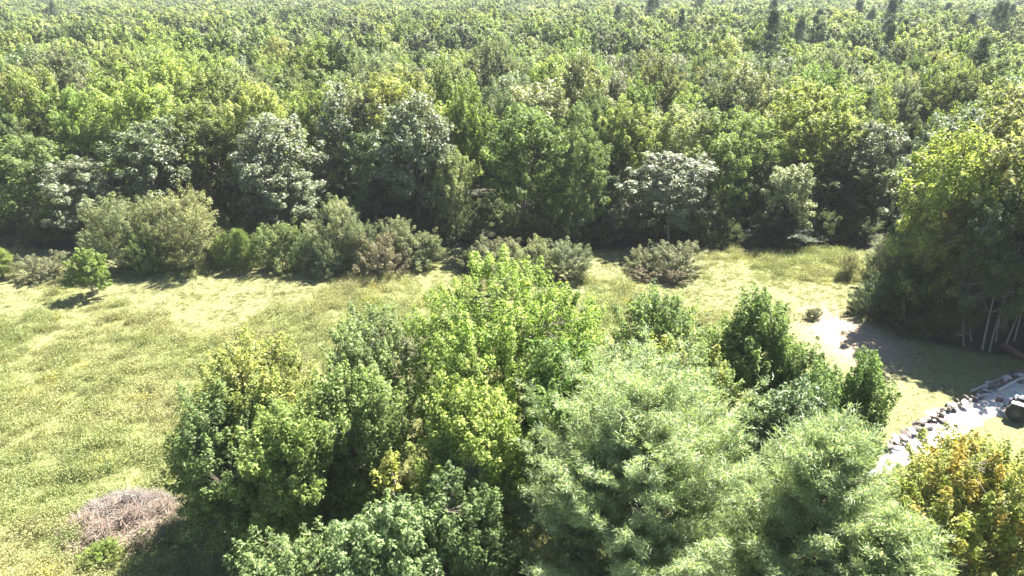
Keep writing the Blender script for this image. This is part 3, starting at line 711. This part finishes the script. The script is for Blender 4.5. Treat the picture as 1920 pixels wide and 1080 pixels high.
# ------------------------------------------------------------------ gravel, stones, timbers, tractor at the right
m, nt, b, out = mat_new('gravel'); L = nt.links.new
tc = nd(nt, 'ShaderNodeTexCoord'); vo = nd(nt, 'ShaderNodeTexVoronoi'); vo.inputs['Scale'].default_value = 9; L(tc.outputs['Object'], vo.inputs[0])
n1 = nd(nt, 'ShaderNodeTexNoise'); n1.inputs['Scale'].default_value = .9; n1.inputs['Detail'].default_value = 7; L(tc.outputs['Object'], n1.inputs[0])
c_ = rgbmix(n1.outputs[0], (.16, .145, .12), (.55, .53, .49)); c2 = rgbmix(.5, c_, vo.outputs['Color'], 'SOFT_LIGHT')
L(c2, b.inputs['Base Color']); b.inputs['Roughness'].default_value = .95
bp = nd(nt, 'ShaderNodeBump'); bp.inputs['Distance'].default_value = .05; L(vo.outputs['Distance'], bp.inputs['Height']); L(bp.outputs[0], b.inputs['Normal'])
M['gravel'] = m
low = [ground_at(*p) for p in ((2060, 762), (1930, 790), (1868, 780), (1822, 806), (1772, 836), (1712, 866), (1650, 892), (1600, 908))]
poly = []
ring = GRAVEL_EDGE+low
rg = np.random.default_rng(3)
for a, b_ in zip(ring, ring[1:]+ring[:1]):
    k = max(2, int(np.linalg.norm(b_-a)/.5))
    for t in np.linspace(0, 1, k, endpoint=False): poly.append(a+(b_-a)*t+rg.normal(size=2)*.10)
poly = np.array(poly); ctr = poly.mean(0); inner = ctr+(poly-ctr)*.985
V = np.concatenate((np.c_[poly, np.full(len(poly), -.06)], np.c_[inner, np.full(len(poly), .045)]))
k = len(poly); i = np.arange(k); j = (i+1) % k
me = mesh_raw('gravel_drive', V, [np.stack((i, j, j+k, i+k), 1), (k+np.arange(k))[None, :]], M['gravel'])
tag(link_obj('gravel_drive', me), kind='structure')
M['stone'] = plain_material('stone', (.30, .27, .24), .9, .55, 2.5)
M['stone_dark'] = plain_material('dark_stone', (.10, .08, .07), .9, .5, 2.5)
def stone_mesh(seed):
    import bmesh
    rng = np.random.default_rng(seed); bm = bmesh.new(); bmesh.ops.create_icosphere(bm, subdivisions=2, radius=.5)
    pl = unit(rng.normal(size=(7, 3))); off = rng.uniform(.2, .36, 7)
    for v in bm.verts:
        p = np.array(v.co)
        for n_, o_ in zip(pl, off):
            d = p@n_-o_
            if d > 0: p = p-n_*d
        v.co = p*(1+rng.normal()*.02)
    me = bpy.data.meshes.new('stone'); bm.to_mesh(me); bm.free(); return me
STN = [stone_mesh(600+i) for i in range(6)]
for i, s in enumerate(STN): s.materials.append(M['stone'] if i % 2 else M['stone_dark'])
wall_o = np.array(GRAVEL_EDGE[0])
wl = empty('stone_wall', (float(wall_o[0]), float(wall_o[1]), 0)); tag(wl, 'low tumbled stone wall along the upper edge of the white gravel', 'stone wall')
rg = np.random.default_rng(12)
for a, b_ in zip(GRAVEL_EDGE[:-1], GRAVEL_EDGE[1:]):
    ln = np.linalg.norm(b_-a); t = 0.0; nrm = np.array((-(b_-a)[1], (b_-a)[0]))/ln
    dens = 1.0 if a[0] > 26 else .5
    while t < ln:
        for lay in range(2 if dens == 1 else 1):
            s = rg.uniform(.35, .8); p = a+(b_-a)*t/ln+nrm*rg.normal()*(.42 if lay == 0 else .2)
            o = link_obj('stone', STN[rg.integers(0, 6)], wl)
            sc3 = np.array((s*rg.uniform(.9, 1.9), s*rg.uniform(.7, 1.0), s*rg.uniform(.4, .75)))
            o.scale = tuple(sc3); o.rotation_euler = (rg.normal()*.12, rg.normal()*.12, rg.uniform(0, 6.28))
            o.location = (p[0]-wall_o[0], p[1]-wall_o[1], sc3[2]*.30+lay*.27)
        t += rg.uniform(.4, .75)/dens
for j, (px, py, s) in enumerate(((1884, 711, .55), (1893, 708, .7), (1905, 706, .45), (1878, 715, .4), (1797, 629, .6), (1872, 752, .7), (1740, 800, .5), (1700, 838, .45))):
    X, Y = ground_at(px, py); o = link_obj('boulder', STN[1+j % 2+(j % 2)*2])
    o.location = (X, Y, s*.2); o.scale = (s*1.2, s, s*.75); o.rotation_euler = (0, 0, j*1.1)
    tag(o, ['pale stone, left of the cluster on the shaded grass', 'largest pale stone of the cluster on the shaded grass', 'pale stone at the right of the cluster on the shaded grass', 'small pale stone just above the wall',
            'single pale stone in deep shade under the birches', 'dark boulder on the gravel left of the tractor', 'stone lying on the gravel halfway along the wall', 'stone near the lower end of the gravel'][j], 'stone', 'loose stones')
M['timber'] = bark_material('weathered_timber', (.26, .23, .20), (.46, .43, .38), 4)
for j, (p0, p1, r_, lab) in enumerate((((1868, 736), (1935, 700), .13, 'long weathered timber lying along the upper edge of the gravel'),
                                       ((1795, 762), (1850, 742), .12, 'weathered timber left of the longest one beside the stone wall'),
                                       ((1820, 735), (1885, 708), .10, 'thin pale pole on the shaded grass above the wall'))):
    a = ground_at(*p0); b_ = ground_at(*p1); o0 = a
    T = Tubes(); n_ = 7; tt = np.linspace(0, 1, n_)[:, None]; pp = (b_-a)*tt
    rr_ = np.random.default_rng(j); pts = np.c_[pp+rr_.normal(size=(n_, 2))*.03, np.full(n_, r_*.9)+.04*(j < 2)]
    T.add(pts, np.full(n_, r_)*np.linspace(1, .8, n_), 8)
    Vv, Ff = np.concatenate(T.V), np.concatenate(T.F)
    me = mesh_raw('timber', Vv, [Ff, np.arange(8)[None, ::-1], (n_-1)*8+np.arange(8)[None, :]], M['timber'])
    o = link_obj('timber', me); o.location = (a[0], a[1], 0); tag(o, lab, 'timber', 'timbers by the gravel')
# fallen log under the birches
a = ground_at(1880, 652); b_ = ground_at(1945, 690)
T = Tubes(); tt = np.linspace(0, 1, 8)[:, None]
T.add(np.c_[(b_-a)*tt, np.full(8, .22)], np.linspace(.3, .2, 8), 9)
M['log'] = bark_material('red_brown_bark', (.07, .035, .025), (.15, .08, .055))
me = mesh_raw('log', np.concatenate(T.V), [np.concatenate(T.F), np.arange(9)[None, ::-1], 63+np.arange(9)[None, :]], M['log'], smooth=True)
o = link_obj('fallen_log', me); o.location = (a[0], a[1], 0); tag(o, 'dark red-brown fallen log at the right edge below the birches', 'log')

# tractor: side-on, its rear wheel just inside the frame
M['tyre'] = plain_material('tyre_rubber', (.007, .007, .0075), .8, .3, 9)
M['white_paint'] = plain_material('white_paint', (.72, .72, .70), .35, .06, 3)
M['dark_metal'] = plain_material('dark_metal', (.05, .05, .055), .5, .3, 5)
M['rim'] = plain_material('rim_paint', (.035, .035, .035), .45, .15, 5)
def box(parent, name, c, s, m, bev=.04, shear=0.0, taper=1.0):
    import bmesh
    bm = bmesh.new(); bmesh.ops.create_cube(bm, size=1)
    for v in bm.verts:
        k = taper if v.co.z > 0 else 1.0
        v.co = (v.co.x*s[0]*k+c[0]+shear*(v.co.z > 0), v.co.y*s[1]*k+c[1], v.co.z*s[2]+c[2])
    bmesh.ops.bevel(bm, geom=list(bm.edges), offset=bev, segments=2, affect='EDGES', profile=.6)
    me = bpy.data.meshes.new(name); bm.to_mesh(me); bm.free(); me.materials.append(m)
    return link_obj(name, me, parent)
def lathe(parent, name, prof, m, loc, seg=28, lugs=0):
    """profile (r, y) turned round the local Y axis"""
    prof = np.array(prof); a = np.linspace(0, 2*math.pi, seg, endpoint=False); n_ = len(prof)
    rad = np.repeat(prof[None, :, 0], seg, 0)
    if lugs: rad = rad+((np.arange(seg) % 2)[:, None]*(prof[None, :, 0] > prof[:, 0].max()*.97))*.045
    V = np.stack((np.cos(a)[:, None]*rad, np.repeat(prof[None, :, 1], seg, 0), np.sin(a)[:, None]*rad), -1).reshape(-1, 3)
    i = np.arange(seg)[:, None]*n_; i2 = ((np.arange(seg)+1) % seg)[:, None]*n_; j = np.arange(n_-1)[None, :]
    F = np.stack((i+j, i+j+1, i2+j+1, i2+j), -1).reshape(-1, 4)
    o = link_obj(name, mesh_raw(name, V, F, m, smooth=not lugs), parent); o.location = loc; return o
def wheel(tr, x, y, r, w):
    h = lathe(tr, 'wheel', [(.001, -w*.36), (.06, -w*.36), (.09, -w*.22), (r*.34, -w*.2), (r*.40, -w*.44), (r*.42, -w*.44), (r*.42, w*.44), (r*.34, w*.2), (.001, w*.2)], M['rim'], (x, y, r))
    lathe(h, 'tyre', [(r*.40, -w*.42), (r*.6, -w*.5), (r*.90, -w*.5), (r*.98, -w*.4), (r, -w*.15), (r, w*.15), (r*.98, w*.4), (r*.9, w*.5), (r*.6, w*.5), (r*.40, w*.42)], M['tyre'], (0, 0, 0), 44, 1)
X, Y = ground_at(1904, 783)
tr = empty('tractor', (X, Y, .045), R(-42)); tag(tr, 'white utility tractor with a big black rear tyre, cut by the right edge', 'tractor')
for sy in (-.62, .62): wheel(tr, 0, sy, .66, .36); wheel(tr, 1.9, sy*.9, .42, .24)
box(tr, 'chassis', (.95, 0, .62), (2.3, .42, .3), M['dark_metal'])
box(tr, 'hood', (1.5, 0, 1.05), (1.35, .62, .55), M['white_paint'], .09, 0, .9)
for sy in (-.6, .6): box(tr, 'fender', (.02, sy, 1.40), (1.0, .40, .10), M['white_paint'], .04, 0, .9)
box(tr, 'seat_deck', (.1, 0, .95), (.9, .75, .25), M['white_paint'], .05)
s_ = box(tr, 'seat', (-.02, 0, 1.17), (.5, .5, .14), M['dark_metal'], .05); box(s_, 'seat_back', (-.27, 0, 1.42), (.12, .48, .42), M['dark_metal'], .05, -.06)
T = Tubes(); T.add(np.array(((.85, 0, 1.2), (.7, 0, 1.4), (.6, 0, 1.52))), [.025, .025, .025], 6)
a_ = np.linspace(0, 6.283, 17); T.add(np.c_[.58+np.sin(a_)*.03*0+np.cos(a_)*.17, np.sin(a_)*.19, 1.53+np.cos(a_)*.08], np.full(17, .018), 5)
link_obj('steering_wheel', T.mesh('steering_wheel', M['dark_metal']), tr)
box(tr, 'hitch', (-.72, 0, .55), (.5, .5, .08), M['dark_metal'], .02)

# ------------------------------------------------------------------ meadow plants (uncountable)
def tuft(seed, blades, h, w, spread, broad=False, n_leaf=0):
    rng = np.random.default_rng(seed)
    a = rng.uniform(0, 6.28, blades); r = rng.uniform(0, spread, blades)
    p0 = np.stack((np.cos(a)*r, np.sin(a)*r, np.full(blades, -.03)), 1)
    d = unit(np.stack((np.cos(a+rng.normal(size=blades)), np.sin(a), rng.uniform(1.0, 2.6, blades)), 1))
    L_ = (h*rng.uniform(.55, 1.15, blades))[:, None]; s = unit(np.cross(d, rng.normal(size=(blades, 3))))*w*.5
    V = np.stack((p0-s, p0+s, p0+d*L_), 1).reshape(-1, 3); F = [np.arange(blades*3).reshape(-1, 3)]
    var = [rng.uniform(size=blades)]
    if n_leaf:
        q = p0[rng.integers(0, blades, n_leaf)]+rng.normal(size=(n_leaf, 3))*np.array((spread*.6, spread*.6, .02)); q[:, 2] = rng.uniform(.25, 1.0, n_leaf)*h*.9
        N = unit(rng.normal(size=(n_leaf, 3))*.6+np.array((0, 0, 1.0)))
        v2, f2 = leaf_mesh_arrays(rng, q, N, rng.uniform(.07, .15, n_leaf), rng.uniform(.03, .07, n_leaf)); F = [np.concatenate((F[0], f2+len(V)))]; V = np.concatenate((V, v2)); var.append(rng.uniform(size=n_leaf))
    var = np.concatenate(var)
    return mesh_raw('tuft', V, F, M['weed'], {'var': var, 'clump': np.full(len(var), .5)})
TUF = [tuft(700, 26, .30, .030, .28), tuft(701, 22, .36, .034, .25), tuft(702, 14, .5, .03, .3, n_leaf=26), tuft(703, 16, .6, .03, .32, n_leaf=34), tuft(704, 18, .8, .035, .4, n_leaf=50)]
rg = np.random.default_rng(21)
n = 150000
x = rg.uniform(-66, 48, n); y = 24+62*rg.uniform(0, 1, n)**1.1
nc = 7000; k_ = rg.integers(0, nc, n); cx_ = rg.uniform(-66, 48, nc); cy_ = 24+62*rg.uniform(0, 1, nc)**1.1; cr_ = rg.uniform(.12, .55, nc); ch_ = rg.uniform(.75, 1.5, nc)
cl_ = rg.uniform(size=n) < .55
x = np.where(cl_, cx_[k_]+rg.normal(size=n)*cr_[k_]*1.4, x); y = np.where(cl_, cy_[k_]+rg.normal(size=n)*cr_[k_], y); hgt = np.where(cl_, ch_[k_], .72)
ctint = np.where(cl_, rg.uniform(.75, 1.25, nc)[k_], 1.0)
inw = wood(x, y); bb = bare(x, y); pn = vnoise(x, y, 31, 7, 3); lines = vnoise(x, y, 33, 11, 2)
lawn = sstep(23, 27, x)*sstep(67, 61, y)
dens = (.35+.65*(1-bb))*(1-lawn*.55)*(1-.85*earth(x, y))
keep = (rg.uniform(size=n) < dens) & (np.abs(x) < .74*y+6) & (inw < .6) & ~((x > 22) & (y < 50) & (seg_dist(x, y, GRAVEL_EDGE) < .5))
from_poly = np.zeros(n, bool)
j = len(poly)-1
for i in range(len(poly)):
    c1 = (poly[i, 1] > y) != (poly[j, 1] > y)
    from_poly ^= c1 & (x < (poly[j, 0]-poly[i, 0])*(y-poly[i, 1])/(poly[j, 1]-poly[i, 1]+1e-12)+poly[i, 0]); j = i
keep &= ~from_poly
bx_, by_ = ground_at(246, 985); keep &= ((x-bx_)/3.0)**2+((y-by_-.3)/2.2)**2 > rg.uniform(.5, 1.2, n)
x, y, bb, pn, lawn, lines, hgt, ctint = [q[keep] for q in (x, y, bb, pn, lawn, lines, hgt, ctint)]; n = len(x)
tall = weedy(x, y)*(1-lawn)*np.clip((hgt-.6)*1.4, 0, 1)
idx = np.where(rg.uniform(size=n) < tall*.8, rg.integers(2, 5, n), rg.integers(0, 2, n))
sz = rg.uniform(.5, 1.2, n)*(1-.5*bb)*(1-.5*lawn)
green = np.array((.195, .22, .085)); yel = np.array((.245, .24, .11)); tanc = np.array((.225, .22, .115)); gold = np.array((.34, .29, .05)); deepg = np.array((.13, .17, .06))
hue = vnoise(x, y, 41, 9, 3)[:, None]; hh = sstep(.35, .65, hue)
t = green*(1-hh)+yel*hh
t = t*(1-.55*bb[:, None])+tanc*.55*bb[:, None]
r_ = rg.uniform(size=(n, 1)); t = np.where(r_ < .012, gold, np.where(r_ > .93, deepg, t))
br_ = (lawn*sstep(51, 55, y))[:, None]*.75; t = t*(1-br_)+np.array((.17, .135, .085))*br_  # brownish lawn, its tint laid only where the wood's shadow falls
t = t*rg.uniform(.88, 1.12, (n, 1))
scatter('meadow_grass', np.stack((x, y, terrain(x, y)), 1), np.stack((sz*1.15, sz*1.15, sz*hgt), 1), rg.uniform(0, 6.28, n), t*ctint[:, None]*(1-.42*lawn[:, None]), idx, TUF, 'yellow-green rough grass and weeds of the open field', 'grass')  # lawn tufts tinted darker, deepening the wood's shadow by colour

# ------------------------------------------------------------------ haze
m = bpy.data.materials.new('haze'); m.use_nodes = True; nt = m.node_tree
nt.nodes.remove(nt.nodes['Principled BSDF']); pv = nt.nodes.new('ShaderNodeVolumePrincipled'); nt.links.new(pv.outputs[0], nt.nodes['Material Output'].inputs['Volume'])
pv.inputs['Color'].default_value = (.55, .58, .62, 1); pv.inputs['Density'].default_value = .00017; pv.inputs['Anisotropy'].default_value = 0.0
x0, x1, y0, y1, z0, z1 = -2600, 2600, -1000, 3300, -2.5, 34.
V = np.array([(x, y, z) for z in (z0, z1) for y in (y0, y1) for x in (x0, x1)])
F = np.array(((0, 2, 3, 1), (4, 5, 7, 6), (0, 1, 5, 4), (2, 6, 7, 3), (0, 4, 6, 2), (1, 3, 7, 5)))
tag(link_obj('haze', mesh_raw('haze', V, F, m)), 'thin pale summer haze over the whole forest', 'haze', kind='stuff')
